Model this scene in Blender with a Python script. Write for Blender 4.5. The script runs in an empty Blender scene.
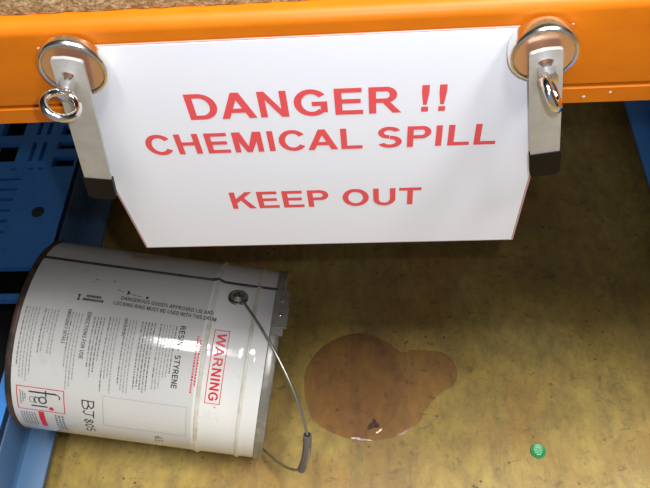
import bpy, bmesh, math, random
from mathutils import Vector, Matrix

random.seed(7)
SC = bpy.context.scene
COL = SC.collection

# ------------------------------------------------------------------ camera
CAM_LOC = Vector((0.041, -0.3003, 1.1693))
CR = Vector((0.99691077, 0.02262655, -0.07521274))
CU = Vector((0.02189194, 0.83960854, 0.54275062))
CF = Vector((-0.07542983, 0.54272049, -0.83651946))
cam = bpy.data.cameras.new('camera')
cam.sensor_width = 36.0
cam.lens = 676.6147 / 650.0 * 36.0
cam.clip_start = 0.01
camo = bpy.data.objects.new('camera', cam)
COL.objects.link(camo)
m = Matrix((CR, CU, -CF)).transposed().to_4x4()
m.translation = CAM_LOC
camo.matrix_world = m
SC.camera = camo

# ------------------------------------------------------------------ light
SC.view_settings.view_transform = 'Standard'
SC.view_settings.look = 'None'
SC.view_settings.gamma = 1.0
SC.view_settings.use_curve_mapping = False
SC.view_settings.exposure = 0.0

world = bpy.data.worlds.new('warehouse_air')
SC.world = world
world.use_nodes = True
wn = world.node_tree.nodes
wl = world.node_tree.links
bg = wn['Background']
tc = wn.new('ShaderNodeTexCoord')
sep = wn.new('ShaderNodeSeparateXYZ')
ramp = wn.new('ShaderNodeValToRGB')
mp = wn.new('ShaderNodeMapRange')
mp.inputs['From Min'].default_value = -1
mp.inputs['From Max'].default_value = 1
wl.new(tc.outputs['Generated'], sep.inputs[0])
wl.new(sep.outputs['Y'], mp.inputs['Value'])
wl.new(mp.outputs[0], ramp.inputs[0])
e = ramp.color_ramp.elements
e[0].position = 0.08
e[0].color = (2.6, 2.65, 2.8, 1)      # open, bright end of the aisle behind the photographer
e[1].position = 0.62
e[1].color = (0.09, 0.09, 0.11, 1)    # depth of the racking
e2 = ramp.color_ramp.elements.new(0.28)
e2.color = (0.75, 0.76, 0.80, 1)
wl.new(ramp.outputs[0], bg.inputs[0])
bg.inputs[1].default_value = 0.10


def area(name, loc, target, sx, sy, power, color=(1, 1, 1)):
    l = bpy.data.lights.new(name, 'AREA')
    l.shape = 'RECTANGLE'
    l.size, l.size_y = sx, sy
    l.energy = power
    l.color = color
    o = bpy.data.objects.new(name, l)
    COL.objects.link(o)
    o.location = loc
    o.rotation_euler = (Vector(target) - Vector(loc)).to_track_quat('-Z', 'Y').to_euler()
    return o


# skylight strip high over the aisle
area('aisle_skylight', (-0.12, -0.62, 4.2), (-0.12, -0.61, 0), 0.5, 1.45, 92, (1.0, 0.99, 0.96))
area('aisle_skylight', (1.35, -0.42, 4.2), (1.35, -0.41, 0), 0.7, 1.3, 220, (1.0, 0.99, 0.96))
# the camera's own flash, just above and right of its lens
fl = bpy.data.lights.new('camera_flash', 'POINT')
fl.energy = 4.6
fl.shadow_soft_size = 0.005
fl.color = (0.92, 0.98, 1.13)
flo = bpy.data.objects.new('camera_flash', fl)
COL.objects.link(flo)
flo.location = CAM_LOC + CR * 0.022 + CU * 0.023 + CF * 0.004


# ------------------------------------------------------------------ materials
def mat(name, color=(0.8, 0.8, 0.8), rough=0.5, metal=0.0, spec=0.5, coat=0.0):
    M = bpy.data.materials.new(name)
    M.use_nodes = True
    b = M.node_tree.nodes['Principled BSDF']
    b.inputs['Base Color'].default_value = (*color, 1)
    b.inputs['Roughness'].default_value = rough
    b.inputs['Metallic'].default_value = metal
    b.inputs['Specular IOR Level'].default_value = spec
    b.inputs['Coat Weight'].default_value = coat
    return M


class N:
    """small node-graph helper"""
    def __init__(s, M):
        s.M = M
        s.t = M.node_tree
        s.b = s.t.nodes['Principled BSDF']
        s.co = s.t.nodes.new('ShaderNodeTexCoord').outputs['Object']

    def mapped(s, scale=(1, 1, 1), loc=(0, 0, 0), rot=(0, 0, 0)):
        n = s.t.nodes.new('ShaderNodeMapping')
        n.inputs['Scale'].default_value = scale
        n.inputs['Location'].default_value = loc
        n.inputs['Rotation'].default_value = rot
        s.t.links.new(s.co, n.inputs[0])
        return n.outputs[0]

    def noise(s, scale, detail=4, rough=0.55, vec=None, dist=0.0):
        n = s.t.nodes.new('ShaderNodeTexNoise')
        n.inputs['Scale'].default_value = scale
        n.inputs['Detail'].default_value = detail
        n.inputs['Roughness'].default_value = rough
        n.inputs['Distortion'].default_value = dist
        s.t.links.new(vec if vec is not None else s.co, n.inputs['Vector'])
        return n.outputs['Fac']

    def voro(s, scale, vec=None, out='Distance', feat='F1'):
        n = s.t.nodes.new('ShaderNodeTexVoronoi')
        n.feature = feat
        n.inputs['Scale'].default_value = scale
        s.t.links.new(vec if vec is not None else s.co, n.inputs['Vector'])
        return n.outputs[out]

    def ramp(s, fac, stops):
        n = s.t.nodes.new('ShaderNodeValToRGB')
        el = n.color_ramp.elements
        while len(el) < len(stops):
            el.new(0.5)
        for q, (p, c) in zip(el, stops):
            q.position = p
            q.color = (*c, 1) if len(c) == 3 else c
        s.t.links.new(fac, n.inputs[0])
        return n.outputs[0]

    def mix(s, fac, a, b, mode='MIX'):
        n = s.t.nodes.new('ShaderNodeMix')
        n.data_type = 'RGBA'
        n.blend_type = mode
        for sock, v in ((n.inputs[0], fac), (n.inputs[6], a), (n.inputs[7], b)):
            if isinstance(v, (int, float)):
                sock.default_value = v
            elif isinstance(v, tuple):
                sock.default_value = (*v, 1)
            else:
                s.t.links.new(v, sock)
        return n.outputs[2]

    def math(s, op, a, b):
        n = s.t.nodes.new('ShaderNodeMath')
        n.operation = op
        for sock, v in ((n.inputs[0], a), (n.inputs[1], b)):
            if isinstance(v, (int, float)):
                sock.default_value = v
            else:
                s.t.links.new(v, sock)
        return n.outputs[0]

    def color(s, c):
        s.t.links.new(c, s.b.inputs['Base Color'])

    def rough(s, f, lo, hi):
        n = s.t.nodes.new('ShaderNodeMapRange')
        n.inputs['To Min'].default_value = lo
        n.inputs['To Max'].default_value = hi
        s.t.links.new(f, n.inputs[0])
        s.t.links.new(n.outputs[0], s.b.inputs['Roughness'])

    def bump(s, h, strength=0.3, dist=0.001):
        n = s.t.nodes.new('ShaderNodeBump')
        n.inputs['Strength'].default_value = strength
        n.inputs['Distance'].default_value = dist
        s.t.links.new(h, n.inputs['Height'])
        s.t.links.new(n.outputs[0], s.b.inputs['Normal'])


BK = (0, 0, 0)
WH = (1, 1, 1)


def m_floor():
    M = mat('worn_mustard_floor_paint', rough=0.5, spec=0.3)
    g = N(M)
    big = g.noise(3.2, 5, 0.6)
    c = g.ramp(big, [(0.3, (0.27, 0.178, 0.042)), (0.5, (0.40, 0.283, 0.072)), (0.72, (0.48, 0.36, 0.115))])
    # orange-brown rubbed zones
    br = g.ramp(g.noise(4.5, 4, 0.6, g.mapped((1, 0.8, 1), (3.1, 1.7, 0))), [(0.48, BK), (0.66, WH)])
    c = g.mix(g.math('MULTIPLY', br, 0.65), c, (0.30, 0.135, 0.035))
    # grey dragging streaks, along the aisle depth
    st = g.ramp(g.noise(9, 6, 0.7, g.mapped((3.2, 0.55, 1), (0.4, 7, 0))), [(0.52, BK), (0.74, WH)])
    c = g.mix(g.math('MULTIPLY', st, 0.5), c, (0.10, 0.075, 0.045))
    # fine grime mottling
    fg = g.ramp(g.noise(42, 6, 0.72, g.mapped((1.3, 0.8, 1))), [(0.40, BK), (0.74, WH)])
    c = g.mix(g.math('MULTIPLY', fg, 0.55), c, (0.13, 0.09, 0.04))
    cl = g.ramp(g.noise(15, 6, 0.68, g.mapped((1.2, 0.8, 1), (8, 2, 1)), 0.4), [(0.47, BK), (0.70, WH)])
    c = g.mix(g.math('MULTIPLY', cl, 0.5), c, (0.16, 0.105, 0.045))
    # ghost of an old strip laid along the depth
    sx = g.t.nodes.new('ShaderNodeSeparateXYZ')
    g.t.links.new(g.co, sx.inputs[0])
    strip = g.math('MULTIPLY', g.math('GREATER_THAN', sx.outputs[0], -0.012), g.math('LESS_THAN', sx.outputs[0], 0.092))
    c = g.mix(g.math('MULTIPLY', strip, 0.16), c, (0.10, 0.08, 0.05))
    # short scuffs
    sc = g.ramp(g.noise(44, 5, 0.6, g.mapped((1.0, 2.0, 1), (2, 0, 0), (0, 0, 0.6)), 0.8), [(0.585, BK), (0.69, WH)])
    c = g.mix(g.math('MULTIPLY', sc, 0.42), c, (0.06, 0.045, 0.03))
    sc2 = g.ramp(g.noise(60, 5, 0.6, g.mapped((1.9, 0.7, 1), (5, 3, 0), (0, 0, -0.35)), 0.7), [(0.60, BK), (0.70, WH)])
    c = g.mix(g.math('MULTIPLY', sc2, 0.34), c, (0.07, 0.05, 0.03))
    # black specks
    sp = g.ramp(g.voro(42, g.mapped((1, 1, 1), (0.3, 0.2, 0))), [(0.06, WH), (0.13, BK)])
    gate = g.ramp(g.noise(11, 2, 0.5, g.mapped((1, 1, 1), (9, 4, 0))), [(0.42, BK), (0.58, WH)])
    c = g.mix(g.math('MULTIPLY', g.math('MULTIPLY', sp, gate), 0.8), c, (0.03, 0.025, 0.02))
    g.color(c)
    g.rough(fg, 0.42, 0.62)
    g.bump(g.noise(60, 5, 0.6), 0.15, 0.0008)
    return M


def m_chip():
    M = mat('raw_chipboard', rough=0.9, spec=0.1)
    g = N(M)
    v = g.voro(560, g.mapped((1, 1, 1.4)), 'Color')
    n = g.t.nodes.new('ShaderNodeSeparateColor')
    g.t.links.new(v, n.inputs[0])
    c = g.ramp(n.outputs[0], [(0.0, (0.24, 0.155, 0.065)), (0.4, (0.36, 0.25, 0.115)), (0.8, (0.46, 0.34, 0.17)), (1.0, (0.58, 0.46, 0.28))])
    sp = g.ramp(g.noise(420, 3, 0.6), [(0.36, WH), (0.46, BK)])
    c = g.mix(g.math('MULTIPLY', sp, 0.55), c, (0.13, 0.075, 0.03))
    g.color(c)
    g.bump(n.outputs[1], 0.8, 0.0015)
    return M


def m_orange():
    M = mat('orange_powder_coat', (0.72, 0.21, 0.008), 0.45, 0, 0.3)
    g = N(M)
    c = g.ramp(g.noise(24, 5, 0.6, g.mapped((1, 1, 2))), [(0.3, (0.52, 0.130, 0.002)), (0.7, (0.59, 0.155, 0.003))])
    sp = g.ramp(g.voro(70), [(0.045, WH), (0.08, BK)])
    gate = g.ramp(g.noise(14, 2), [(0.58, BK), (0.64, WH)])
    c = g.mix(g.math('MULTIPLY', g.math('MULTIPLY', sp, gate), 0.6), c, (0.16, 0.07, 0.02))
    g.color(c)
    g.bump(g.noise(220, 2), 0.06, 0.0004)
    return M


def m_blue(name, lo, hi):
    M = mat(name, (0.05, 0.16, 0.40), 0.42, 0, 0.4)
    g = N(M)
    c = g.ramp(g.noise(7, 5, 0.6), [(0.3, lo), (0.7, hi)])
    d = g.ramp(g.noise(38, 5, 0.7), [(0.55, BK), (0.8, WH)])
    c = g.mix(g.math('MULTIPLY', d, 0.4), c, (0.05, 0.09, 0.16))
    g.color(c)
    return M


def m_pail(name='white_pail_enamel', k=1.0):
    M = mat(name, (0.78, 0.77, 0.74), 0.09, 0, 0.5)
    g = N(M)
    c = g.ramp(g.noise(9, 4, 0.6), [(0.3, (0.74 * k, 0.735 * k, 0.71 * k)), (0.7, (0.80 * k, 0.795 * k, 0.77 * k))])
    d = g.ramp(g.noise(26, 5, 0.7, g.mapped((1, 1, 1), (1, 2, 3))), [(0.60, BK), (0.80, WH)])
    c = g.mix(g.math('MULTIPLY', d, 0.45), c, (0.42, 0.36, 0.26))
    sp = g.ramp(g.voro(34), [(0.04, WH), (0.085, BK)])
    gate = g.ramp(g.noise(12, 2, 0.5, g.mapped((1, 1, 1), (4, 1, 7))), [(0.58, BK), (0.64, WH)])
    c = g.mix(g.math('MULTIPLY', g.math('MULTIPLY', sp, gate), 0.7), c, (0.12, 0.10, 0.08))
    g.color(c)
    return M


def m_rust(name, base, dirt, rough=0.5, metal=0.0, scale=40, lo=0.42, hi=0.6):
    M = mat(name, base, rough, metal)
    g = N(M)
    f = g.ramp(g.noise(scale, 5, 0.65), [(lo, BK), (hi, WH)])
    g.color(g.mix(f, base, dirt))
    return M


def m_puddle(name, tint, milk):
    M = bpy.data.materials.new(name)
    M.use_nodes = True
    t = M.node_tree
    for n in list(t.nodes):
        t.nodes.remove(n)
    out = t.nodes.new('ShaderNodeOutputMaterial')
    tr = t.nodes.new('ShaderNodeBsdfTransparent')
    tr.inputs[0].default_value = (*tint, 1)
    df = t.nodes.new('ShaderNodeBsdfDiffuse')
    df.inputs[0].default_value = (0.40, 0.21, 0.15, 1)
    gl = t.nodes.new('ShaderNodeBsdfGlossy')
    gl.inputs['Roughness'].default_value = 0.04
    fr = t.nodes.new('ShaderNodeFresnel')
    fr.inputs['IOR'].default_value = 1.45
    m1 = t.nodes.new('ShaderNodeMixShader')
    m1.inputs[0].default_value = milk
    m2 = t.nodes.new('ShaderNodeMixShader')
    t.links.new(tr.outputs[0], m1.inputs[1])
    t.links.new(df.outputs[0], m1.inputs[2])
    t.links.new(fr.outputs[0], m2.inputs[0])
    t.links.new(m1.outputs[0], m2.inputs[1])
    t.links.new(gl.outputs[0], m2.inputs[2])
    t.links.new(m2.outputs[0], out.inputs[0])
    return M


MT = dict(
    floor=m_floor(), chip=m_chip(), orange=m_orange(), blue=m_blue('blue_pallet_plastic', (0.055, 0.25, 0.70), (0.075, 0.30, 0.78)), dullblue=m_blue('dull_blue_pallet_plastic', (0.045, 0.105, 0.20), (0.06, 0.125, 0.24)),
    under=mat('near_black_hole_shade', (0.010, 0.011, 0.012), 0.7, 0, 0.2), pail=m_pail(), panel=m_pail('greyer_pail_enamel', 0.80), puddle=m_puddle('spilt_resin', (0.96, 0.86, 0.84), 0.11), puddle_deep=m_puddle('spilt_resin_deeper', (0.98, 0.95, 0.95), 0.025),  # under: near-black colour stands in for shade beneath the pallet deck
    wall=mat('dark_blocker_wall', (0.045, 0.043, 0.04), 0.9),
    paper=mat('white_print_paper', (0.87, 0.89, 0.945), 0.45, 0, 0.3),
    laminate=mat('clear_laminate_edge', (0.50, 0.30, 0.28), 0.25),
    red=mat('red_print', (0.83, 0.095, 0.105), 0.4, 0, 0.3),
    chrome=mat('nickel_plate', (0.86, 0.83, 0.76), 0.2, 1.0),
    face=mat('face_reflection_tint', (0.80, 0.50, 0.34), 0.3, 0.85),  # warm reflection in the nickel face, put into its colour
    bolt=mat('bright_chrome', (0.85, 0.82, 0.80), 0.12, 1.0),
    strap=m_rust('brushed_steel', (0.52, 0.515, 0.495), (0.46, 0.455, 0.435), 0.4, 0.4, 90, 0.4, 0.65),
    zinc=m_rust('galvanised_steel', (0.38, 0.37, 0.33), (0.26, 0.24, 0.19), 0.4, 0.4, 22),
    wire=mat('bail_wire_steel', (0.46, 0.44, 0.38), 0.32, 0.9),
    rubber=mat('black_rubber', (0.005, 0.003, 0.003), 0.5, 0, 0.2),
    grip=mat('grey_plastic_grip', (0.135, 0.115, 0.12), 0.5),
    bore=mat('black_grip_bore', (0.01, 0.01, 0.01), 0.7),
    black=mat('black_print', (0.022, 0.022, 0.024), 0.5),
    grey=mat('grey_print', (0.17, 0.17, 0.17), 0.5),
    greyfaint=mat('faint_grey_print', (0.33, 0.33, 0.32), 0.5),
    pen=mat('marker_ink', (0.035, 0.033, 0.03), 0.5),
    pailred=mat('red_pail_print', (0.66, 0.02, 0.035), 0.4),
    chime=m_rust('rusted_chime', (0.030, 0.022, 0.017), (0.10, 0.055, 0.03), 0.6, 0.2, 60),
    dirt=m_rust('grimy_bead', (0.70, 0.68, 0.61), (0.46, 0.40, 0.27), 0.3, 0, 34, 0.45, 0.75),
    seam=m_rust('dark_weld_seam', (0.02, 0.02, 0.02), (0.06, 0.05, 0.045), 0.5, 0, 60),
    ear=mat('dark_plated_ear', (0.46, 0.44, 0.38), 0.18, 0.95),
    green=mat('green_cap', (0.012, 0.24, 0.07), 0.4),
    palegreen=mat('pale_green_print', (0.20, 0.52, 0.27), 0.5),
    plug=mat('dark_pallet_plug', (0.025, 0.035, 0.045), 0.45),
    darkstain=mat('dark_floor_stain', (0.05, 0.04, 0.03), 0.6),
    chiplip=mat('bare_metal_chip', (0.62, 0.5, 0.38), 0.4),
)


# ------------------------------------------------------------------ mesh helpers
def obj(name, bm, material, parent=None, smooth=None):
    """link a bmesh built in world space as ONE mesh object"""
    bmesh.ops.recalc_face_normals(bm, faces=bm.faces)
    if smooth is not None:
        for f in bm.faces:
            f.smooth = True
        for ed in bm.edges:
            if len(ed.link_faces) == 2 and ed.calc_face_angle(0) > math.radians(smooth):
                ed.smooth = False
    off = Vector((0, 0, 0))
    p = parent
    while p is not None:
        off += p.location
        p = p.parent
    bmesh.ops.translate(bm, verts=bm.verts, vec=-off)
    me = bpy.data.meshes.new(name)
    bm.to_mesh(me)
    bm.free()
    me.materials.append(material)
    o = bpy.data.objects.new(name, me)
    COL.objects.link(o)
    if parent:
        o.parent = parent
    return o


def centre_origin(o):
    """move a parentless mesh's origin to the middle of its base"""
    vs = [v.co.copy() for v in o.data.vertices]
    c = Vector(((min(v.x for v in vs) + max(v.x for v in vs)) / 2, (min(v.y for v in vs) + max(v.y for v in vs)) / 2, min(v.z for v in vs)))
    o.data.transform(Matrix.Translation(-c))
    o.location = c


def thing(name, label, cat, loc, group=None):
    o = bpy.data.objects.new(name, None)
    o.empty_display_size = 0.05
    COL.objects.link(o)
    o.location = loc
    tag(o, label, cat, group)
    return o


def tag(o, label, cat, group=None):
    o['label'] = label
    o['category'] = cat
    if group:
        o['group'] = group


def box(bm, a, b, bevel=0.0, seg=2):
    r = bmesh.ops.create_cube(bm, size=1)
    vs = r['verts']
    for v in vs:
        v.co = Vector([(a[i] + b[i]) / 2 + v.co[i] * (b[i] - a[i]) for i in range(3)])
    if bevel:
        es = list({ed for v in vs for ed in v.link_edges})
        bmesh.ops.bevel(bm, geom=es, offset=bevel, segments=seg, affect='EDGES', profile=0.5)


def frame(axis):
    a = Vector(axis).normalized()
    u = a.cross(Vector((0, 0, 1)))
    if u.length < 1e-4:
        u = a.cross(Vector((0, 1, 0)))
    u.normalize()
    return a, u, u.cross(a)


def lathe(bm, origin, axis, prof, n=48, closed=False):
    """prof: list of (distance along axis, radius)"""
    a, u, v = frame(axis)
    o = Vector(origin)
    rings = []
    for s, r in prof:
        if r < 1e-6:
            rings.append([bm.verts.new(o + a * s)])
        else:
            rings.append([bm.verts.new(o + a * s + (u * math.sin(t) + v * math.cos(t)) * r)
                          for t in [2 * math.pi * i / n for i in range(n)]])
    pairs = list(zip(rings, rings[1:]))
    if closed:
        pairs.append((rings[-1], rings[0]))
    for A, B in pairs:
        for i in range(n):
            j = (i + 1) % n
            if len(A) == 1 and len(B) == 1:
                continue
            if len(A) == 1:
                bm.faces.new((A[0], B[i], B[j]))
            elif len(B) == 1:
                bm.faces.new((A[i], A[j], B[0]))
            else:
                bm.faces.new((A[i], A[j], B[j], B[i]))


def tube(bm, pts, r, n=12, closed=False):
    pts = [Vector(p) for p in pts]
    k = len(pts)
    rings = []
    ref = None
    for i, p in enumerate(pts):
        if closed:
            t = pts[(i + 1) % k] - pts[i - 1]
        else:
            t = pts[min(i + 1, k - 1)] - pts[max(i - 1, 0)]
        t.normalize()
        if ref is None:
            ref = frame(t)[1]
        u = (ref - t * ref.dot(t)).normalized()
        ref = u
        w = t.cross(u)
        rr = r[i] if isinstance(r, (list, tuple)) else r
        rings.append([bm.verts.new(p + (u * math.cos(q) + w * math.sin(q)) * rr) for q in [2 * math.pi * j / n for j in range(n)]])
    last = k if closed else k - 1
    for i in range(last):
        A, B = rings[i], rings[(i + 1) % k]
        for j in range(n):
            bm.faces.new((A[j], A[(j + 1) % n], B[(j + 1) % n], B[j]))
    if not closed:
        bm.faces.new(rings[0])
        bm.faces.new(rings[-1])


def prism(bm, poly, to3, thick_vec):
    """poly in 2-D, mapped by to3(x, y); extruded by thick_vec"""
    A = [bm.verts.new(to3(*p)) for p in poly]
    B = [bm.verts.new(Vector(to3(*p)) + Vector(thick_vec)) for p in poly]
    bm.faces.new(A)
    bm.faces.new(B)
    k = len(poly)
    for i in range(k):
        bm.faces.new((A[i], A[(i + 1) % k], B[(i + 1) % k], B[i]))


# ------------------------------------------------------------------ lettering: a heavy grotesque alphabet drawn as polygons
CAP = 0.716


def arcband(cx, cy, ro_x, ro_y, tx, ty, a0, a1, n=14):
    """elliptic band, outer radii ro, inner radii ro - t; angles in degrees"""
    out = []
    for i in range(n):
        p, q = [math.radians(a0 + (a1 - a0) * k / n) for k in (i, i + 1)]
        out.append([(cx + ro_x * math.cos(p), cy + ro_y * math.sin(p)), (cx + ro_x * math.cos(q), cy + ro_y * math.sin(q)),
                    (cx + (ro_x - tx) * math.cos(q), cy + (ro_y - ty) * math.sin(q)), (cx + (ro_x - tx) * math.cos(p), cy + (ro_y - ty) * math.sin(p))])
    return out


def rect(x0, y0, x1, y1):
    return [(x0, y0), (x1, y0), (x1, y1), (x0, y1)]


def glyph(ch):
    """polygons in em units and the advance width"""
    t, h, H = 0.145, 0.12, CAP
    if ch == ' ':
        return [], 0.278
    if ch == 'I':
        return [rect(0.068, 0, 0.212, H)], 0.278
    if ch == '!':
        return [rect(0.10, 0, 0.236, 0.136), [(0.132, 0.19), (0.204, 0.19), (0.24, 0.52), (0.24, H), (0.096, H), (0.096, 0.52)]], 0.333
    if ch == 'L':
        return [rect(0.073, 0, 0.073 + t, H), rect(0.073, 0, 0.58, h)], 0.611
    if ch == 'T':
        return [rect(0.233, 0, 0.378, H), rect(0.02, H - h, 0.59, H)], 0.611
    if ch == 'E':
        return [rect(0.073, 0, 0.073 + t, H), rect(0.073, 0, 0.623, h), rect(0.073, 0.305, 0.585, 0.305 + h), rect(0.073, H - h, 0.61, H)], 0.667
    if ch == 'F':
        return [rect(0.073, 0, 0.073 + t, H), rect(0.073, 0.29, 0.53, 0.29 + h), rect(0.073, H - h, 0.57, H)], 0.611
    if ch == 'H':
        return [rect(0.073, 0, 0.073 + t, H), rect(0.504, 0, 0.649, H), rect(0.073, 0.31, 0.649, 0.31 + h)], 0.722
    if ch == 'N':
        return [rect(0.073, 0, 0.21, H), rect(0.508, 0, 0.645, H), [(0.073, H), (0.215, H), (0.645, 0), (0.50, 0)]], 0.722
    if ch == 'M':
        return [rect(0.07, 0, 0.205, H), rect(0.63, 0, 0.765, H), [(0.07, H), (0.27, H), (0.48, 0), (0.355, 0)], [(0.765, H), (0.565, H), (0.355, 0), (0.48, 0)]], 0.833
    if ch == 'A':
        return [[(0.0, 0), (0.155, 0), (0.44, H), (0.28, H)], [(0.72, 0), (0.56, 0), (0.28, H), (0.44, H)], rect(0.15, 0.16, 0.57, 0.16 + h)], 0.722
    if ch == 'K':
        return [rect(0.075, 0, 0.075 + t, H), [(0.20, 0.215), (0.20, 0.41), (0.50, H), (0.69, H)], [(0.31, 0.42), (0.41, 0.51), (0.72, 0), (0.535, 0)]], 0.722
    if ch == 'V':
        return [[(0.25, 0), (0.41, 0), (0.155, H), (0, H)], [(0.25, 0), (0.41, 0), (0.665, H), (0.51, H)]], 0.667
    if ch == 'W':
        return [[(0.16, 0), (0.31, 0), (0.15, H), (0, H)], [(0.16, 0), (0.31, 0), (0.55, H), (0.39, H)], [(0.63, 0), (0.78, 0), (0.55, H), (0.39, H)], [(0.63, 0), (0.78, 0), (0.94, H), (0.79, H)]], 0.944
    if ch == 'X':
        return [[(0, 0), (0.17, 0), (0.65, H), (0.48, H)], [(0.667, 0), (0.50, 0), (0.02, H), (0.19, H)]], 0.667
    if ch == 'Y':
        return [rect(0.26, 0, 0.405, 0.32), [(0.26, 0.30), (0.405, 0.30), (0.66, H), (0.50, H)], [(0.26, 0.30), (0.405, 0.30), (0.165, H), (0, H)]], 0.667
    if ch == 'O':
        return arcband(0.389, H / 2, 0.345, H / 2 + 0.012, 0.15, 0.125, 0, 360, 32), 0.778
    if ch == 'C':
        return arcband(0.382, H / 2, 0.335, H / 2 + 0.012, 0.15, 0.125, 33, 327, 26), 0.722
    if ch == 'G':
        return arcband(0.392, H / 2, 0.345, H / 2 + 0.012, 0.15, 0.125, 36, 316, 26) + [rect(0.40, 0.27, 0.705, 0.27 + h), rect(0.57, 0.085, 0.705, 0.36)], 0.778
    if ch == 'D':
        return [rect(0.073, 0, 0.073 + t, H), rect(0.073, 0, 0.36, h), rect(0.073, H - h, 0.36, H)] + arcband(0.345, H / 2, 0.335, H / 2, 0.15, h, -90, 90, 18), 0.722
    if ch in 'PR':
        r = 0.213
        p = [rect(0.073, 0, 0.073 + t, H), rect(0.073, H - 2 * r, 0.42, H - 2 * r + h), rect(0.073, H - h, 0.42, H)]
        p += arcband(0.41, H - r, 0.215, r, 0.145, h, -90, 90, 14)
        if ch == 'R':
            p += [[(0.33, 0.31), (0.47, 0.33), (0.715, 0), (0.54, 0)]]
            return p, 0.722
        return p, 0.667
    if ch == 'B':
        r = 0.195
        return [rect(0.073, 0, 0.073 + t, H), rect(0.073, 0, 0.43, h), rect(0.073, 0.31, 0.43, 0.31 + h), rect(0.073, H - h, 0.42, H)] + \
            arcband(0.42, H - r, 0.205, r, 0.14, h, -90, 90) + arcband(0.43, 0.215, 0.23, 0.215, 0.145, h, -90, 90), 0.722
    if ch == 'S':
        r, r2 = 0.205, 0.217
        return arcband(0.325, H - r + 0.01, 0.265, r, 0.14, h, 20, 270, 18) + arcband(0.335, r2 - 0.012, 0.285, r2, 0.145, h, -160, 90, 18), 0.667
    if ch == 'U':
        return [rect(0.073, 0.25, 0.073 + t, H), rect(0.505, 0.25, 0.65, H)] + arcband(0.3615, 0.26, 0.2885, 0.272, 0.145, h, 180, 360, 18), 0.722
    if ch == 'J':
        return [rect(0.34, 0.2, 0.485, H)] + arcband(0.26, 0.2, 0.225, 0.212, 0.145, h, 180, 360, 14), 0.556
    if ch == '8':
        return arcband(0.278, H - 0.18, 0.205, 0.19, 0.12, 0.10, 0, 360, 24) + arcband(0.278, 0.20, 0.235, 0.212, 0.13, 0.10, 0, 360, 24), 0.556
    if ch == '0':
        return arcband(0.278, H / 2, 0.235, H / 2 + 0.01, 0.135, 0.105, 0, 360, 26), 0.556
    if ch == '5':
        return [rect(0.12, H - h, 0.5, H), [(0.075, 0.34), (0.20, 0.36), (0.24, H), (0.12, H)]] + arcband(0.27, 0.235, 0.245, 0.247, 0.13, 0.11, -150, 140, 20), 0.556
    if ch == '6':
        return arcband(0.285, 0.225, 0.235, 0.237, 0.13, 0.105, 0, 360, 24) + arcband(0.34, 0.34, 0.29, H / 2 + 0.03, 0.13, 0.11, 60, 180, 14), 0.556
    if ch == '-':
        return [rect(0.04, 0.2, 0.295, 0.33)], 0.333
    return [], 0.5


def text_polys(s, cap=None, width=None):
    """polygons of a line scaled to a cap height and an overall ink width, left edge at x = 0, baseline y = 0"""
    x, out = 0.0, []
    for ch in s:
        g, adv = glyph(ch)
        out += [[(px + x, py) for px, py in poly] for poly in g]
        x += adv
    x0 = min(p[0] for q in out for p in q)
    x1 = max(p[0] for q in out for p in q)
    k = cap / CAP
    kx = width / (x1 - x0) if width else k
    return [[((px - x0) * kx, py * k) for px, py in poly] for poly in out]


# ------------------------------------------------------------------ the setting
bm = bmesh.new()
box(bm, (-2.6, -3.2, -0.04), (2.6, 1.62, 0.0))
o = obj('floor', bm, MT['floor'])
o['kind'] = 'structure'
bm = bmesh.new()
box(bm, (-2.6, 1.5, 0.0), (2.6, 1.62, 2.6))
o = obj('wall_back_blocker', bm, MT['wall'])  # unseen wall, put in to block light from behind the rack
o['kind'] = 'structure'

# ------------------------------------------------------------------ rack beam and shelf board
beam = thing('rack_beam', 'orange steel pallet-rack beam running across the top, the sign clamped to it', 'beam', (0, 0.025, 0.8558))
prof = [(0.0015, 0.8595), (0.003, 0.858), (0.050, 0.858), (0.052, 0.860), (0.052, 0.9325), (0.050, 0.9345), (0.0085, 0.9345)]
for i in range(1, 7):                       # rolled top corner
    t = math.radians(90 + 90 * i / 7)
    prof.append((0.0085 + 0.007 * math.cos(t), 0.9275 + 0.007 * math.sin(t)))
prof += [(0.0015, 0.9275), (0.0015, 0.8755), (0.0025, 0.8745), (0.0075, 0.8742), (0.0075, 0.8728), (0.0025, 0.8722), (0.0015, 0.8712)]
bm = bmesh.new()
DZ = -0.0022
A = [bm.verts.new((-1.05, y, z + DZ)) for y, z in prof]
B = [bm.verts.new((1.05, y, z + DZ)) for y, z in prof]
for i in range(len(prof)):
    j = (i + 1) % len(prof)
    bm.faces.new((A[i], A[j], B[j], B[i]))
bm.faces.new(A)
bm.faces.new(B)
obj('beam_section', bm, MT['orange'], beam, 32)
for (x, z, r) in ((0.1686, 0.8642, 0.0011), (0.1835, 0.8672, 0.0010)):
    bm = bmesh.new()
    lathe(bm, (x, 0.0016, z + DZ), (0, -1, 0), [(0, r), (0.0003, r * 0.8), (0.0004, 0)], 9)
    obj('paint_chip', bm, MT['chiplip'], beam)

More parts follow.
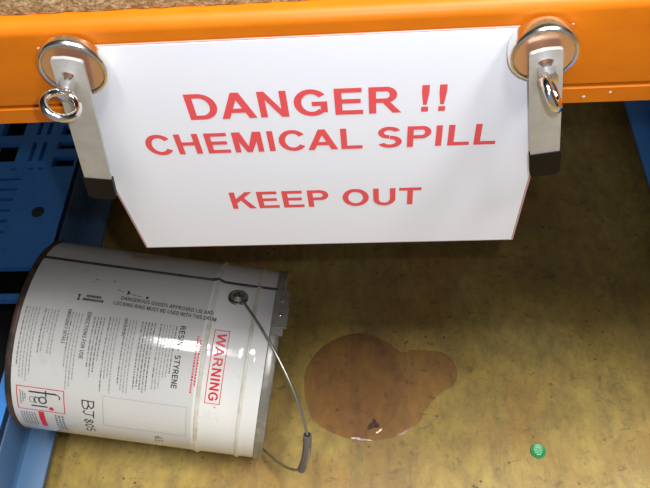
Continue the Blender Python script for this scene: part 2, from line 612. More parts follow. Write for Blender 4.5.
# chipboard: front edge sawn a little ragged
bm = bmesh.new()
n = 420
rows = []
for i in range(n + 1):
    x = -1.05 + 2.1 * i / n
    j0, j1 = random.uniform(0, 0.0012), random.uniform(0, 0.0012)
    yb = 0.0125 + random.uniform(-0.0006, 0.0006)
    rows.append([bm.verts.new(c) for c in ((x, yb, 0.9324 + j0 * 0.5), (x, yb - 0.0003, 0.9383 + j1), (x, yb, 0.9503), (x, 1.02, 0.9503), (x, 1.02, 0.9324))])
for r0, r1 in zip(rows, rows[1:]):
    for k in range(5):
        bm.faces.new((r0[k], r0[(k + 1) % 5], r1[(k + 1) % 5], r1[k]))
bm.faces.new(rows[0])
bm.faces.new(rows[-1])
o = obj('shelf_board', bm, MT['chip'])
centre_origin(o)
tag(o, 'raw chipboard shelf panel lying on the orange beam at the very top', 'shelf')

# ------------------------------------------------------------------ blue plastic pallets
PX0, PX1 = -1.36, -0.558          # deck, with a lip reaching further towards the floor space
PY0, PY1 = -0.26, 0.98
pal = thing('plastic_pallet', 'blue plastic pallet with slotted deck on the left, behind the pail', 'pallet', ((PX0 + PX1) / 2, (PY0 + PY1) / 2, 0), 'blue pallets under the rack')
holes = []
for y in [0.415 + 0.026 * k for k in range(6)]:
    holes.append((-1.0, y - 0.0035, -0.678 + random.uniform(-0.003, 0.003), y + 0.0035))
    holes.append((-1.27, y - 0.0035, -1.04, y + 0.0035))
for y0, y1 in ((0.592, 0.645), (0.664, 0.722), (0.742, 0.80), (0.82, 0.875)):
    for k in range(8):
        x1 = -0.705 - 0.068 * k
        holes.append((x1 - 0.050, y0, x1, y1))
for y0, y1 in ((0.278, 0.335), (0.095, 0.266)):
    for x1 in (-0.592, -0.715, -0.825, -0.935, -1.045, -1.155):
        holes.append((x1 - 0.100, y0, x1, y1))
for y0, y1 in ((0.592, 0.645), (0.664, 0.722), (0.742, 0.80)):
    for x in (-0.672, -0.650):
        holes.append((x - 0.0045, y0, x + 0.0045, y1))
for y0, y1 in ((0.575, 0.603), (0.622, 0.644), (0.662, 0.69), (0.71, 0.74), (0.76, 0.79)):
    holes.append((-0.622, y0, -0.575, y1))
for x in (-0.70, -0.664, -0.643):
    holes.append((x - 0.006, 0.568, x + 0.006, 0.574))


def plate(bm, x0, x1, y0, y1, z0, z1, holes):
    xs = sorted({x0, x1} | {h[0] for h in holes} | {h[2] for h in holes})
    ys = sorted({y0, y1} | {h[1] for h in holes} | {h[3] for h in holes})
    V = {}

    def vert(i, j, k):
        if (i, j, k) not in V:
            V[i, j, k] = bm.verts.new((xs[i], ys[j], (z0, z1)[k]))
        return V[i, j, k]

    def solid(i, j):
        if i < 0 or j < 0 or i >= len(xs) - 1 or j >= len(ys) - 1:
            return False
        cx, cy = (xs[i] + xs[i + 1]) / 2, (ys[j] + ys[j + 1]) / 2
        return not any(h[0] < cx < h[2] and h[1] < cy < h[3] for h in holes)
    for i in range(len(xs) - 1):
        for j in range(len(ys) - 1):
            if not solid(i, j):
                continue
            for k in (0, 1):
                bm.faces.new((vert(i, j, k), vert(i + 1, j, k), vert(i + 1, j + 1, k), vert(i, j + 1, k)))
            for di, dj, e0, e1 in ((-1, 0, (0, 0), (0, 1)), (1, 0, (1, 0), (1, 1)), (0, -1, (0, 0), (1, 0)), (0, 1, (0, 1), (1, 1))):
                if not solid(i + di, j + dj):
                    a, b = (i + e0[0], j + e0[1]), (i + e1[0], j + e1[1])
                    bm.faces.new((vert(*a, 0), vert(*b, 0), vert(*b, 1), vert(*a, 1)))


bm = bmesh.new()
plate(bm, PX0, PX1 - 0.003, PY0, PY1, 0.119, 0.135, holes)
obj('deck', bm, MT['blue'], pal)
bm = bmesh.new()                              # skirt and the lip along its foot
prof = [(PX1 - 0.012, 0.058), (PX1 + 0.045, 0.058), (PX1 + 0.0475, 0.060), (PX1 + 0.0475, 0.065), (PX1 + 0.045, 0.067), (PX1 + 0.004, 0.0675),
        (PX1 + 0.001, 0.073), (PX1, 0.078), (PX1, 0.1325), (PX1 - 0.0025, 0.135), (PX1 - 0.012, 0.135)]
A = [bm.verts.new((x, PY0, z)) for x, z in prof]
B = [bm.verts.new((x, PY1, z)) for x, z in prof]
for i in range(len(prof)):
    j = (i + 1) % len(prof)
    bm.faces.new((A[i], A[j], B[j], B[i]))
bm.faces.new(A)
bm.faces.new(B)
obj('side_lip', bm, MT['dullblue'], pal, 50)  # lip in a duller, greyer blue than the deck
bm = bmesh.new()
box(bm, (PX0 + 0.02, PY0 + 0.02, 0.023), (PX1 - 0.02, PY1 - 0.02, 0.029))
obj('added_dark_sheet', bm, MT['under'], pal)  # added dark sheet, gives the deck holes their shade
for y0, y1 in ((PY0 + 0.02, PY0 + 0.16), (0.41, 0.54), (PY1 - 0.16, PY1 - 0.02)):
    for x0 in (PX1 - 0.16, (PX0 + PX1) / 2 - 0.06, PX0 + 0.02):
        bm = bmesh.new()
        box(bm, (x0, y0, 0.029), (x0 + 0.12, y1, 0.119), 0.004, 1)
        obj('block', bm, MT['under'], pal)
for x0 in (PX1 - 0.16, (PX0 + PX1) / 2 - 0.06, PX0 + 0.02):
    bm = bmesh.new()
    box(bm, (x0, PY0 + 0.01, 0.0), (x0 + 0.12, PY1 - 0.01, 0.022), 0.003, 1)
    obj('runner', bm, MT['blue'], pal)
bm = bmesh.new()
lathe(bm, (-0.6193, 0.4603, 0.135), (0, 0, 1), [(0, 0.0125), (0.0012, 0.0125), (0.0018, 0.0112), (0.0012, 0.009), (0.0010, 0.005), (0.0024, 0.0035), (0.0026, 0)], 28)
p = obj('plug', bm, MT['plug'], pal, 35)


def dup(root, loc, rz, label):
    r = root.copy()
    COL.objects.link(r)
    r.location = loc
    r.rotation_euler = (0, 0, rz)
    r['label'] = label
    for ch in list(root.children):
        c = ch.copy()
        COL.objects.link(c)
        c.parent = r
        for gch in ch.children:
            d = gch.copy()
            COL.objects.link(d)
            d.parent = c
    return r


W2 = (PX1 - PX0) / 2
pal2 = dup(pal, (0.630 + W2, 0.42, 0), math.pi, 'blue plastic pallet at the right edge, half hidden below the beam')
for ch in pal2.children:                      # this one's lip takes the brighter blue of the deck
    if ch.name.startswith('side_lip'):
        ch.material_slots[0].link = 'OBJECT'
        ch.material_slots[0].material = MT['blue']

# ------------------------------------------------------------------ resin pail lying on its side
PB = Vector((-0.4868, 0.1597, 0.2164))
PL = Vector((-0.1293, 0.1327, 0.1485))
PA = (PL - PB).normalized()
PU = PA.cross(Vector((0, 0, 1))).normalized()
PV = PU.cross(PA)
pail = thing('pail', 'white steel resin pail lying on its side, red warning print, wire handle', 'pail', (-0.3, 0.146, 0.0))


def prad(s):
    """outside radius of the pail along its length"""
    r = 0.1475 + 0.0015 * min(max(s / 0.262, 0), 1)
    r += 0.0024 * math.exp(-((s - 0.2665) / 0.0032) ** 2)
    r += 0.0022 * math.exp(-((s - 0.328) / 0.0032) ** 2)
    return r


def pp(s, deg, lift=0.0):
    t = math.radians(deg)
    return PB + PA * s + (PU * math.sin(t) + PV * math.cos(t)) * (prad(s) + lift)


prof = [(0.010, 0.0), (0.010, 0.142), (0.003, 0.1455), (0.003, 0.1475)]
k = 70
prof += [(0.003 + (0.355 - 0.003) * i / k, prad(0.003 + (0.355 - 0.003) * i / k)) for i in range(1, k + 1)]
prof += [(0.355, 0.144), (0.350, 0.0)]
bm = bmesh.new()
lathe(bm, PB, PA, prof, 128)
body = obj('pail_body', bm, MT['pail'], pail, 40)
# base chime
bm = bmesh.new()
lathe(bm, PB, PA, [(-0.003, 0.1445), (-0.004, 0.1470), (-0.002, 0.1492), (0.003, 0.1497), (0.0055, 0.1480), (0.004, 0.1450)], 112, True)
obj('base_rim', bm, MT['chime'], pail, 50)
# base end to first bead: a shade greyer than the enamel round the lid
bm = bmesh.new()
lathe(bm, PB, PA, [(0.0056 + (0.2615 - 0.0056) * i / 40, prad(0.0056 + (0.2615 - 0.0056) * i / 40) + 0.00012) for i in range(41)], 128)
obj('greyer_panel', bm, MT['panel'], body, 60)
# grimy pressed beads
for s0, w in ((0.2665, 0.0042), (0.328, 0.0034)):
    bm = bmesh.new()
    pr = [(s0 - w + 2 * w * i / 8, prad(s0 - w + 2 * w * i / 8) + 0.00022) for i in range(9)]
    lathe(bm, PB, PA, pr, 112)
    obj('bead', bm, MT['dirt'], body, 60)


def grid_patch(bm, s0, s1, a0, a1, lift, ns, na, thick=0.0):
    G = [[bm.verts.new(pp(s0 + (s1 - s0) * i / ns, a0 + (a1 - a0) * j / na, lift)) for j in range(na + 1)] for i in range(ns + 1)]
    for i in range(ns):
        for j in range(na):
            bm.faces.new((G[i][j], G[i + 1][j], G[i + 1][j + 1], G[i][j + 1]))


# side weld seam, with its small jog at the bead
bm = bmesh.new()
sp = [(0.004, -25.8), (0.10, -25.6), (0.20, -25.5), (0.255, -25.6), (0.266, -26.0), (0.276, -24.9), (0.30, -24.6), (0.345, -24.9), (0.356, -25.0)]
tube(bm, [pp(s, a, 0.0002) for s, a in sp], 0.0024, 8)
obj('weld_seam', bm, MT['seam'], body, 60)
# lid and locking ring
bm = bmesh.new()
lathe(bm, PB, PA, [(0.3555, 0.0), (0.3555, 0.139), (0.3585, 0.1435), (0.362, 0.1435), (0.362, 0.139), (0.3585, 0.135), (0.3585, 0.0)], 96)
obj('lid', bm, MT['pail'], pail, 40)
bm = bmesh.new()
lathe(bm, PB, PA, [(0.3535, 0.1450), (0.3535, 0.1500), (0.355, 0.1514), (0.359, 0.1506), (0.362, 0.1506), (0.3645, 0.1516), (0.3668, 0.1506), (0.3668, 0.1440)], 112, True)
ring = obj('locking_ring', bm, MT['zinc'], pail, 40)
# closing latch on the ring


def ring_block(bm, s0, s1, a0, a1, r0, r1, na=8):
    G = []
    for j in range(na + 1):
        t = math.radians(a0 + (a1 - a0) * j / na)
        d = PU * math.sin(t) + PV * math.cos(t)
        G.append([bm.verts.new(PB + PA * s + d * r) for s, r in ((s0, r0), (s1, r0), (s1, r1), (s0, r1))])
    for A, B in zip(G, G[1:]):
        for q in range(4):
            bm.faces.new((A[q], A[(q + 1) % 4], B[(q + 1) % 4], B[q]))
    bm.faces.new(G[0])
    bm.faces.new(G[-1])


bm = bmesh.new()
ring_block(bm, 0.3545, 0.3745, -22, -9.5, 0.1510, 0.1550)
ring_block(bm, 0.3535, 0.3765, -9.5, 2.5, 0.1512, 0.1565)
ring_block(bm, 0.3560, 0.3720, 2.5, 7.0, 0.1508, 0.1540)
latch = obj('latch', bm, MT['zinc'], ring, 40)
for a0 in (-14, -4.5):
    bm = bmesh.new()
    t = math.radians(a0)
    d = PU * math.sin(t) + PV * math.cos(t)
    lathe(bm, PB + PA * 0.365 + d * 0.154, d, [(0, 0.0032), (0.0035, 0.0030), (0.0045, 0.0018), (0.0047, 0)], 14)
    obj('rivet', bm, MT['chrome'], ring, 40)

# handle ears and wire bail
E1 = math.radians(-14.0)
e1 = PU * math.sin(E1) + PV * math.cos(E1)
for sg in (1, -1):
    bm = bmesh.new()
    base = PB + PA * 0.300
    lathe(bm, base + e1 * sg * 0.1475, e1 * sg, [(0, 0.0150), (0.0022, 0.0150), (0.0036, 0.0136), (0.0040, 0.0105), (0.0075, 0.0088), (0.0098, 0.0062), (0.0102, 0.0030), (0.0070, 0.0020), (0.0068, 0)], 32)
    obj('handle_ear', bm, MT['ear'], pail, 30)
al = math.radians(-50)
e0 = e1.cross(PA)
e2 = PA * math.cos(al) + e0 * math.sin(al)
bc = PB + PA * 0.300


def bailp(ph):
    return bc + e1 * (0.1535 * math.cos(ph)) + e2 * (0.21 * math.sin(ph))


bm = bmesh.new()
tube(bm, [bailp(0.0 + math.pi * i / 70) for i in range(71)], 0.0021, 10)
bail = obj('bail', bm, MT['wire'], pail, 60)
bm = bmesh.new()
gp = [bailp(1.23 + (1.86 - 1.23) * i / 12) for i in range(13)]
gp = [p + (gp[0].lerp(gp[-1], i / 12) - p) * 0.55 for i, p in enumerate(gp)]
tube(bm, gp, 0.0062, 18)
grip = obj('grip', bm, MT['grip'], bail, 50)
bm = bmesh.new()
dd = (gp[0] - gp[1]).normalized()
tube(bm, [gp[0] - dd * 0.0004, gp[0] + dd * 0.0004], 0.0047, 18)
obj('grip_bore', bm, MT['bore'], grip)

# ---- printing on the pail
LIFT = 0.00045


def wrap_down(polys, s_base, a_start, bm, lift=LIFT):
    """text reading round the pail (downwards in the photo), letter tops towards the lid"""
    for q, poly in enumerate(polys):
        put(bm, [(s_base + y, a_start + math.degrees(x / 0.1485)) for x, y in poly], lift + 0.000005 * (q % 37))


def wrap_along(polys, s_start, a_base, bm, lift=LIFT, skew=0.0):
    """text reading along the pail towards the lid, letter tops towards the seam"""
    for q, poly in enumerate(polys):
        put(bm, [(s_start + x, a_base - math.degrees(y / 0.1485) + skew * x) for x, y in poly], lift + 0.000005 * (q % 37))


def put(bm, sa, lift):
    # split long edges so the outline follows the curved steel
    pts = []
    k = len(sa)
    for i in range(k):
        a, b = sa[i], sa[(i + 1) % k]
        n = max(1, int(abs(b[1] - a[1]) / 2.5) + 1)
        pts += [(a[0] + (b[0] - a[0]) * q / n, a[1] + (b[1] - a[1]) * q / n) for q in range(n)]
    try:
        bm.faces.new([bm.verts.new(pp(s, a, lift)) for s, a in pts])
    except ValueError:
        pass


def srect(bm, s0, s1, a0, a1, lift=LIFT):
    grid_patch(bm, s0, s1, a0, a1, lift, 1, max(1, int((a1 - a0) / 2) + 1))


def outline(bm, s0, s1, a0, a1, w, lift=LIFT):
    wa = math.degrees(w / 0.1485)
    srect(bm, s0, s0 + w, a0, a1, lift)
    srect(bm, s1 - w, s1, a0, a1, lift)
    grid_patch(bm, s0, s1, a0, a0 + wa, lift, 4, 1)
    grid_patch(bm, s0, s1, a1 - wa, a1, lift, 4, 1)


# WARNING box
bm = bmesh.new()
outline(bm, 0.2765, 0.2985, 8.0, 48.8, 0.0011)
wrap_down(text_polys('WARNING', 0.0135, 0.096), 0.2812, 9.8, bm)
o = obj('warning_print', bm, MT['pailred'], body)
o['label'] = 'red boxed WARNING'
# small red lines beside it
bm = bmesh.new()
for s0, a0, a1 in ((0.2600, 15, 40), (0.2555, 13.0, 44)):
    a = a0
    while a < a1:
        w = random.uniform(0.6, 1.5)
        srect(bm, s0 - 0.0012, s0 + 0.0012, a, min(a + w, a1), 0.0007)
        a += w + 0.5
o = obj('small_red_print', bm, MT['pailred'], body)
# bold black headings
bm = bmesh.new()
wrap_down(text_polys('RESIN', 0.0082, 0.0275), 0.2275, 8.6, bm)
wrap_down(text_polys('-', 0.0082, 0.003), 0.2275, 21.0, bm)
wrap_down(text_polys('STYRENE', 0.0082, 0.047), 0.2275, 24.6, bm)
obj('heading_print', bm, MT['black'], body)
bm = bmesh.new()
wrap_down(text_polys('DIRECTIONS FOR USE', 0.0056, 0.066), 0.0962, 7.8, bm)
obj('heading_print', bm, MT['black'], body)
bm = bmesh.new()
wrap_down(text_polys('EMERGENCY DETAILS', 0.0048, 0.049), 0.0690, 7.6, bm)
obj('heading_print', bm, MT['black'], body)
bm = bmesh.new()
wrap_down(text_polys('PRECAUTIONS', 0.0034, 0.026), 0.1490, 8.4, bm)
obj('heading_print', bm, MT['black'], body)
# upright lines near the seam
bm = bmesh.new()
wrap_along(text_polys('DANGEROUS GOODS APPROVED LID AND', 0.0058, 0.134), 0.136, -1.9, bm, skew=15)
wrap_along(text_polys('LOCKING RING MUST BE USED WITH THIS DRUM', 0.0058, 0.148), 0.1275, 1.6, bm, skew=14)
obj('drum_notice', bm, MT['black'], body)
bm = bmesh.new()
for a0, s0, s1 in ((-1.4, 0.0875, 0.108), (0.8, 0.0840, 0.111)):
    s = s0
    while s < s1:
        w = random.uniform(0.0012, 0.0024)
        srect(bm, s, s + w, a0 - 0.75, a0 + 0.75)
        s += w + 0.0007
srect(bm, 0.0755, 0.0800, -1.9, -1.2)
srect(bm, 0.0755, 0.0800, 1.0, 1.7)
srect(bm, 0.0768, 0.0787, -1.2, 1.0)
obj('small_notice', bm, MT['black'], body)
# columns of fine print
cols = []
s = 0.0120
random.seed(3)
blocks = [(0.0120, 0.0330, 9, 50), (0.0385, 0.0600, 9, 34), (0.0765, 0.0930, 9, 52), (0.1080, 0.1240, 10, 44), (0.1290, 0.1460, 9, 52),
          (0.1530, 0.1700, 9, 50), (0.1750, 0.1950, 9, 48), (0.2010, 0.2240, 9, 46)]
for bi, (s0, s1, a0, a1) in enumerate(blocks):
    bm = bmesh.new()
    bmf = bmesh.new()
    s = s0
    row = 0
    while s <= s1:
        end = a1 - (random.uniform(2, 14) if random.random() < 0.45 else random.uniform(0, 2))
        a = a0
        while a < end:
            w = random.uniform(0.7, 3.0)
            hh = 0.00085
            srect(bm if (row % 5 == 0 or bi in (3, 6)) and random.random() < 0.8 else bmf, s - hh, s + hh, a, min(a + w, end))
            a += w + 0.45
        s += 0.0044
        row += 1
    obj('fine_print', bm, MT['grey'], body)
    obj('faint_fine_print', bmf, MT['greyfaint'], body)
# maker's mark: red frame, tall black script letters, red dot
bm = bmesh.new()
outline(bm, 0.0125, 0.0800, 53.2, 70.2, 0.0013)
lathe_c = []
dotc = (0.0605, 67.4)
put(bm, [(dotc[0] + 0.0036 * math.cos(q), dotc[1] + 1.4 * math.sin(q)) for q in [2 * math.pi * i / 18 for i in range(18)]], LIFT)
srect(bm, 0.0405, 0.0485, 70.8, 88.0)
logo_red = obj('maker_frame', bm, MT['pailred'], body)
bm = bmesh.new()


def sa_stroke(bm, pts, w, lift=LIFT):
    """stroke through (s, angle) points"""
    P = [Vector((s, math.radians(a) * 0.1485)) for s, a in pts]
    for A, B in zip(P, P[1:]):
        d = B - A
        if d.length < 1e-7:
            continue
        nrm = Vector((-d.y, d.x)).normalized() * w / 2
        ex = d.normalized() * w * 0.3
        q = [A - ex + nrm, B + ex + nrm, B + ex - nrm, A - ex - nrm]
        put(bm, [(v.x, math.degrees(v.y / 0.1485)) for v in q], lift)


# f: long stem along the pail with a hook at the lid side and a crossbar
sa_stroke(bm, [(0.0305, 56.4), (0.0680, 56.4)], 0.0026)
sa_stroke(bm, [(0.0680, 56.4), (0.0715, 56.9), (0.0735, 58.2), (0.0730, 59.6)], 0.0016)
sa_stroke(bm, [(0.0540, 54.9), (0.0540, 59.0)], 0.0018)
# g: bowl, and a tail towards the base
sa_stroke(bm, [(0.0490 + 0.0052 * math.cos(q), 61.6 + 2.3 * math.sin(q)) for q in [2 * math.pi * i / 16 for i in range(17)]], 0.0021)
sa_stroke(bm, [(0.0440, 60.2), (0.0395, 59.7), (0.0370, 61.0), (0.0375, 63.0), (0.0400, 64.0)], 0.0017)
# i: stem
sa_stroke(bm, [(0.0330, 66.4), (0.0545, 66.4)], 0.0024)
obj('maker_letters', bm, MT['black'], body)
bm = bmesh.new()
sa_stroke(bm, [(0.0345 + 0.0040 * math.cos(q), 61.8 + 2.2 * math.sin(q)) for q in [2 * math.pi * i / 14 for i in range(15)]], 0.0011)
for s0, a0, a1 in ((0.0180, 56, 66), (0.0215, 57, 64), (0.0245, 58, 62.5)):
    a = a0
    while a < a1:
        w = random.uniform(0.6, 1.6)
        srect(bm, s0 - 0.0008, s0 + 0.0008, a, min(a + w, a1))
        a += w + 0.4
obj('maker_small_print', bm, MT['grey'], body)
bm = bmesh.new()
for k in range(6):
    a = 72.5
    while a < 86:
        w = random.uniform(0.8, 2.6)
        srect(bm, 0.0150 + 0.0038 * k, 0.0166 + 0.0038 * k, a, a + w)
        a += w + 0.5
obj('maker_small_print', bm, MT['grey'], body)
bm = bmesh.new()
for k in range(3):
    a = 72.5
    while a < 88:
        w = random.uniform(1.2, 2.6)
        srect(bm, 0.0635 + 0.0048 * k, 0.0662 + 0.0048 * k, a, a + w)
        a += w + 0.8
obj('maker_small_print', bm, MT['grey'], body)
# thin grey box, lower right
bm = bmesh.new()
outline(bm, 0.134, 0.2535, 53.0, 76.0, 0.0006)
obj('blank_panel_outline', bm, MT['greyfaint'], body)
# marker handwriting reading downwards: BJ805 and 65
bm = bmesh.new()


def hand(strokes, s0, a0, ss, aa, w):
    for st in strokes:
        sa_stroke(bm, [(s0 + y * ss, a0 + x * aa) for x, y in st], w)


hand([[(0, 0), (0.05, 1.0)], [(0.0, 1.0), (0.55, 0.98), (0.75, 0.78), (0.45, 0.55), (0.1, 0.5)], [(0.45, 0.55), (0.85, 0.4), (0.8, 0.12), (0.4, 0.0), (0.0, 0.02)]], 0.1050, 57.5, 0.0165, 7.2, 0.0018)
hand([[(0.0, 1.0), (0.9, 0.95)], [(0.55, 0.97), (0.5, 0.25), (0.25, 0.0), (0.0, 0.15)]], 0.1060, 64.8, 0.0150, 6.0, 0.0018)
hand([[(0.5, 0.5), (0.15, 0.75), (0.45, 1.0), (0.8, 0.8), (0.5, 0.5), (0.1, 0.25), (0.45, 0.0), (0.85, 0.22), (0.5, 0.5)]], 0.1065, 71.6, 0.0125, 4.8, 0.0017)
hand([[(0.5, 1.0), (0.15, 0.7), (0.15, 0.25), (0.5, 0.0), (0.85, 0.3), (0.85, 0.75), (0.5, 1.0)]], 0.1065, 76.6, 0.0120, 4.4, 0.0017)
hand([[(0.8, 1.0), (0.2, 1.0), (0.15, 0.6), (0.6, 0.55), (0.85, 0.3), (0.6, 0.02), (0.1, 0.1)]], 0.1065, 81.4, 0.0120, 4.6, 0.0016)
obj('handwriting', bm, MT['pen'], body)
bm = bmesh.new()
hand([[(0.7, 1.0), (0.25, 0.6), (0.15, 0.2), (0.5, 0.0), (0.85, 0.25), (0.5, 0.5), (0.2, 0.35)]], 0.2075, 80.0, 0.0110, 4.6, 0.0012)
hand([[(0.8, 1.0), (0.2, 1.0), (0.15, 0.6), (0.6, 0.55), (0.85, 0.3), (0.6, 0.02), (0.1, 0.1)]], 0.2065, 84.8, 0.0110, 4.6, 0.0012)
obj('handwriting', bm, MT['pen'], body)
# scuffs above the notice
for tri in ([(0.1425, -8.6), (0.1425, -5.2), (0.1475, -6.6)], [(0.1700, -5.9), (0.1735, -6.0), (0.1742, -4.6), (0.1708, -4.3)]):
    bm = bmesh.new()
    put(bm, tri, LIFT)
    obj('scuff', bm, MT['pen'], body)
for s0, a0, l, w in ((0.128, -8.0, 0.004, 0.0010), (0.133, -7.2, 0.003, 0.0008), (0.1495, -6.0, 0.006, 0.0009), (0.157, -5.6, 0.008, 0.0008), (0.118, -13.5, 0.003, 0.0013), (0.093, -13.2, 0.003, 0.0014), (0.090, -11.4, 0.002, 0.001), (0.291, 50.5, 0.0015, 0.0013)):
    bm = bmesh.new()
    sa_stroke(bm, [(s0, a0), (s0 + l, a0 + 0.4)], w)
    obj('scuff', bm, MT['pen'], body)

# ------------------------------------------------------------------ spilt resin puddle
PTS = [(-0.0953, 0.1654), (-0.0905, 0.1894), (-0.0685, 0.2231), (-0.0341, 0.2448), (0.0009, 0.2552), (0.0299, 0.2503), (0.0584, 0.2342), (0.0835, 0.2152), (0.1035, 0.22), (0.1373, 0.2178), (0.165, 0.2101), (0.181, 0.187), (0.1807, 0.1634), (0.1714, 0.1489), (0.1515, 0.1375), (0.1341, 0.1205), (0.1194, 0.101), (0.1077, 0.0817), (0.0911, 0.0682), (0.0668, 0.0575), (0.0268, 0.0505), (-0.0051, 0.0521), (-0.0373, 0.0629), (-0.0646, 0.0766), (-0.0816, 0.096), (-0.0928, 0.1302)]


def catmull(P, k):
    out = []
    n = len(P)
    for i in range(n):
        p0, p1, p2, p3 = [Vector(P[(i + d) % n]) for d in (-1, 0, 1, 2)]
        for j in range(k):
            t = j / k
            out.append(0.5 * ((2 * p1) + (p2 - p0) * t + (2 * p0 - 5 * p1 + 4 * p2 - p3) * t * t + (3 * p1 - p0 - 3 * p2 + p3) * t ** 3))
    return out


C2 = catmull(PTS, 6)


def pool(bm, C2, z0, zs):
    nn = len(C2)
    nrm = []
    for i in range(nn):
        d = (C2[(i + 1) % nn] - C2[i - 1]).normalized()
        nrm.append(Vector((d.y, -d.x)))
    cen = sum(C2, Vector((0, 0))) / nn
    if sum((C2[i] - cen).dot(nrm[i]) for i in range(nn)) < 0:
        nrm = [-v for v in nrm]
    rings = [[bm.verts.new((*(C2[i] - nrm[i] * inset), z0 + z)) for i in range(nn)] for inset, z in zs]
    for A, B in zip(rings, rings[1:]):
        for i in range(nn):
            bm.faces.new((A[i], A[(i + 1) % nn], B[(i + 1) % nn], B[i]))
    bm.faces.new(rings[-1])


puddle = thing('puddle', 'clear brownish puddle of spilt resin on the mustard floor in front of the pail', 'puddle', (0.04, 0.15, 0))
bm = bmesh.new()
pool(bm, C2, 0.0, ((0, 0.0), (0.0003, 0.0005), (0.0010, 0.0009), (0.0022, 0.0011), (0.005, 0.0012)))
obj('spill', bm, MT['puddle'], puddle, 60)
lobe = [Vector((-0.004 + 0.0885 * math.cos(q) * (1 + 0.02 * math.sin(3 * q)), 0.153 + 0.0990 * math.sin(q))) for q in [2 * math.pi * i / 110 for i in range(110)]]
bm = bmesh.new()
pool(bm, lobe, 0.0012, ((0, 0.0), (0.0006, 0.0003), (0.0018, 0.0005), (0.005, 0.0006)))
obj('thick_spill', bm, MT['puddle_deep'], puddle, 60)

# dark blot under the liquid
bm = bmesh.new()
for cx, cy, r in ((0.0285, 0.0785, 0.0075), (0.036, 0.077, 0.005), (0.0225, 0.074, 0.0045), (0.031, 0.086, 0.0045)):
    pts = []
    for i in range(14):
        q = 2 * math.pi * i / 14
        rr = r * random.uniform(0.65, 1.15)
        pts.append((cx + rr * math.cos(q), cy + rr * math.sin(q)))
    bm.faces.new([bm.verts.new((x, y, 0.0003)) for x, y in pts])
o = obj('floor_stain', bm, MT['darkstain'])
o['kind'] = 'structure'

# ------------------------------------------------------------------ small green cap
cap = thing('bottle_cap', 'small round green cap with pale print lying on the mustard floor', 'cap', (0.305, 0.0335, 0))
bm = bmesh.new()
lathe(bm, (0.305, 0.0335, 0), (0, 0, 1), [(0, 0.0), (0, 0.0128), (0.0016, 0.0128), (0.0026, 0.0120), (0.0027, 0.0108), (0.0022, 0.0100), (0.0022, 0)], 36)
obj('cap_shell', bm, MT['green'], cap, 40)
bm = bmesh.new()
for (x, y, w, h) in ((-0.0005, 0.0052, 0.009, 0.0017), (-0.0045, 0.0022, 0.006, 0.0018), (0.0035, 0.0024, 0.006, 0.0016), (0.0, -0.0006, 0.014, 0.0015), (-0.003, -0.0032, 0.007, 0.0014), (0.004, -0.0032, 0.004, 0.0014), (0.0003, -0.0062, 0.0075, 0.0022)):
    box(bm, (0.305 + x - w / 2, 0.0335 + y - h / 2, 0.0021), (0.305 + x + w / 2, 0.0335 + y + h / 2, 0.0024))
obj('cap_print', bm, MT['palegreen'], cap)

# ------------------------------------------------------------------ the laminated sign
sign = thing('warning_sign', 'white laminated sheet reading DANGER CHEMICAL SPILL KEEP OUT in red', 'sign', (0, 0, 0.707))
bm = bmesh.new()
box(bm, (-0.1500, -0.00040, 0.7070), (0.1500, 0.00055, 0.9190), 0.0002, 1)
obj('laminate', bm, MT['laminate'], sign)
bm = bmesh.new()
box(bm, (-0.1482, -0.00075, 0.7085), (0.1482, -0.00035, 0.9180))
obj('paper', bm, MT['paper'], sign)
for s, x0, x1, zb, cap_h in (('DANGER !!', -0.0755, 0.0852, 0.8574, 0.0224), ('CHEMICAL SPILL', -0.1120, 0.1200, 0.8248, 0.0198), ('KEEP OUT', -0.0666, 0.0741, 0.7602, 0.0203)):
    bm = bmesh.new()
    for q, poly in enumerate(text_polys(s, cap_h, x1 - x0)):
        bm.faces.new([bm.verts.new((x0 + 0.0003 + x, -0.00088 - 0.000004 * (q % 37), zb - 0.0006 + z)) for x, z in poly])
    o = obj('lettering', bm, MT['red'], sign)
    o['label'] = 'red capitals reading ' + s


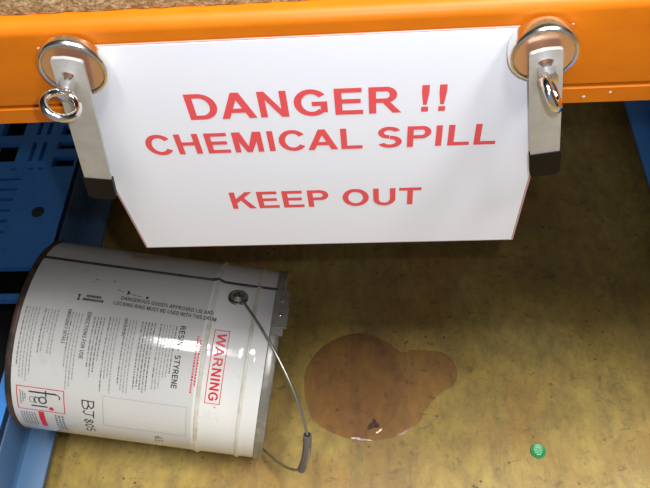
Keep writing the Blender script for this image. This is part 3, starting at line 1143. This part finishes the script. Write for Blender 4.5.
# ------------------------------------------------------------------ magnets with strap and eye bolt
def magnet(cx, cz, bx, bz, R, th, top, tip, wid, ring_n, ring_y, label):
    yb = -0.0010                       # back face sits on the sign
    root = thing('magnet_clamp', label, 'magnet', (cx, yb, cz), 'magnets holding the sign')
    bm = bmesh.new()
    lathe(bm, (cx, yb, cz), (0, -1, 0), [(0, 0), (0, R * 0.94), (0.0015, R * 0.985), (0.003, R * 0.985), (0.0042, R), (th - 0.0024, R), (th - 0.0014, R * 0.985), (th - 0.0005, R * 0.955),
                                         (th, R * 0.90), (th - 0.0004, R * 0.865), (th - 0.0012, R * 0.84), (th - 0.0013, R * 0.5), (th - 0.0013, 0)], 72)
    obj('magnet_cup', bm, MT['chrome'], root, 30)
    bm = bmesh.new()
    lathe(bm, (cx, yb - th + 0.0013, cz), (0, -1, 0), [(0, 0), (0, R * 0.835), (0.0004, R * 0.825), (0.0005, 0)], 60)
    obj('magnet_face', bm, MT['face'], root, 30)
    # strap: rounded top, bored for the bolt, leaning out from the sheet
    T, P = Vector(top), Vector(tip)
    d = P - T
    L = d.length
    d.normalize()
    w = (Vector((1, 0, 0)) - d * d.x).normalized()
    nv = w.cross(d)
    if nv.y > 0:
        nv = -nv
    # where the bolt axis (x=cx, z=cz) crosses the strap
    t = ((bz - T.z) / d.z)
    hu = (bx - (T + d * t).x) / w.x
    h2 = (hu, t)
    hr = 0.0064
    tl = 0.0225                        # rubber tip
    hw = wid / 2

    def to3(x, y):
        return T + w * x + d * y
    bm = bmesh.new()
    yj = L - tl
    outer = []
    rc = 0.0022
    top_pts = [(-hw, rc)] + [(-hw + rc - rc * math.cos(q), rc - rc * math.sin(q)) for q in [math.pi / 2 * i / 5 for i in range(1, 5)]]
    crown = [(-hw + rc + (2 * hw - 2 * rc) * i / 10, -0.0009 * math.sin(math.pi * i / 10)) for i in range(11)]
    outer = [(-hw, yj * 0.9), (-hw, yj * 0.6)] + top_pts + crown + [(-x, y) for x, y in reversed(top_pts)] + [(hw, yj * 0.6), (hw, yj * 0.9)]
    outer = outer + [(hw, yj + 0.002), (hw * 0.5, yj + 0.002), (0, yj + 0.002), (-hw * 0.5, yj + 0.002), (-hw, yj + 0.002)]
    # ring of quads from the hole to the outline, matched by angle
    def hole_pt(p):
        v = Vector((p[0] - h2[0], p[1] - h2[1])).normalized()
        return (h2[0] + v.x * hr, h2[1] + v.y * hr * 1.05)
    th_s = 0.0024
    k = len(outer)
    O0 = [bm.verts.new(to3(*p)) for p in outer]
    H0 = [bm.verts.new(to3(*hole_pt(p))) for p in outer]
    O1 = [bm.verts.new(to3(*p) - nv * th_s) for p in outer]
    H1 = [bm.verts.new(to3(*hole_pt(p)) - nv * th_s) for p in outer]
    for i in range(k):
        j = (i + 1) % k
        bm.faces.new((O0[i], O0[j], H0[j], H0[i]))
        bm.faces.new((O1[i], O1[j], H1[j], H1[i]))
        bm.faces.new((O0[i], O0[j], O1[j], O1[i]))
        bm.faces.new((H0[i], H0[j], H1[j], H1[i]))
    strap = obj('strap', bm, MT['strap'], root)
    bm = bmesh.new()
    rt = 0.0045
    g = 0.0007
    tip_poly = [(-hw - g, yj), (hw + g, yj)] + [(hw + g - rt + rt * math.cos(q), L - rt + rt * math.sin(q)) for q in [math.pi / 2 * i / 6 for i in range(7)]] + \
        [(-hw - g + rt - rt * math.sin(q), L - rt + rt * math.cos(q)) for q in [math.pi / 2 * i / 6 for i in range(7)]]
    prism(bm, tip_poly, lambda x, y: to3(x, y) + nv * 0.0007, -nv * (th_s + 0.0014))
    bmesh.ops.bevel(bm, geom=[e for e in bm.edges if len(e.link_faces) == 2 and e.calc_face_angle(0) > 1.2], offset=0.0005, segments=2, affect='EDGES')
    o = obj('rubber_tip', bm, MT['rubber'], strap, 40)
    o['label'] = 'black rubber strap tip'
    # eye bolt: collar, shank and ring
    bm = bmesh.new()
    ro, rt = 0.0091, 0.0024
    yc = ring_y
    y_end = yc + ro
    lathe(bm, (bx, yb - th + 0.0013, bz), (0, -1, 0), [(0, 0.0), (0, 0.0047), ((yb - th + 0.0013) - y_end - 0.003, 0.0047), ((yb - th + 0.0013) - y_end - 0.0015, 0.0052), ((yb - th + 0.0013) - y_end + 0.0006, 0.0052), ((yb - th + 0.0013) - y_end + 0.0016, 0.0030), ((yb - th + 0.0013) - y_end + 0.0016, 0)], 28)
    nrm = Vector((ring_n[0], 0, ring_n[1])).normalized()
    ax = Vector((0, 1, 0))
    sd = nrm.cross(ax)
    tube(bm, [Vector((bx, yc, bz)) + (ax * math.cos(q) + sd * math.sin(q)) * ro for q in [2 * math.pi * i / 48 for i in range(48)]], rt, 14, True)
    obj('eye_bolt', bm, MT['bolt'], root, 40)
    return root


magnet(-0.1308, 0.9090, -0.1330, 0.9062, 0.0202, 0.0082, (-0.1283, -0.0145, 0.9215), (-0.1517, -0.0155, 0.7965), 0.0181, (0.50, 0.86), -0.0332,
       'chrome disc magnet on the left of the sign, its eye bolt ring facing the viewer')
magnet(0.1345, 0.9080, 0.1352, 0.9042, 0.0190, 0.0115, (0.1332, -0.0175, 0.9158), (0.1522, -0.0178, 0.8115), 0.0178, (0.86, 0.51), -0.0360,
       'chrome disc magnet on the right of the sign, its eye bolt ring turned edge-on')
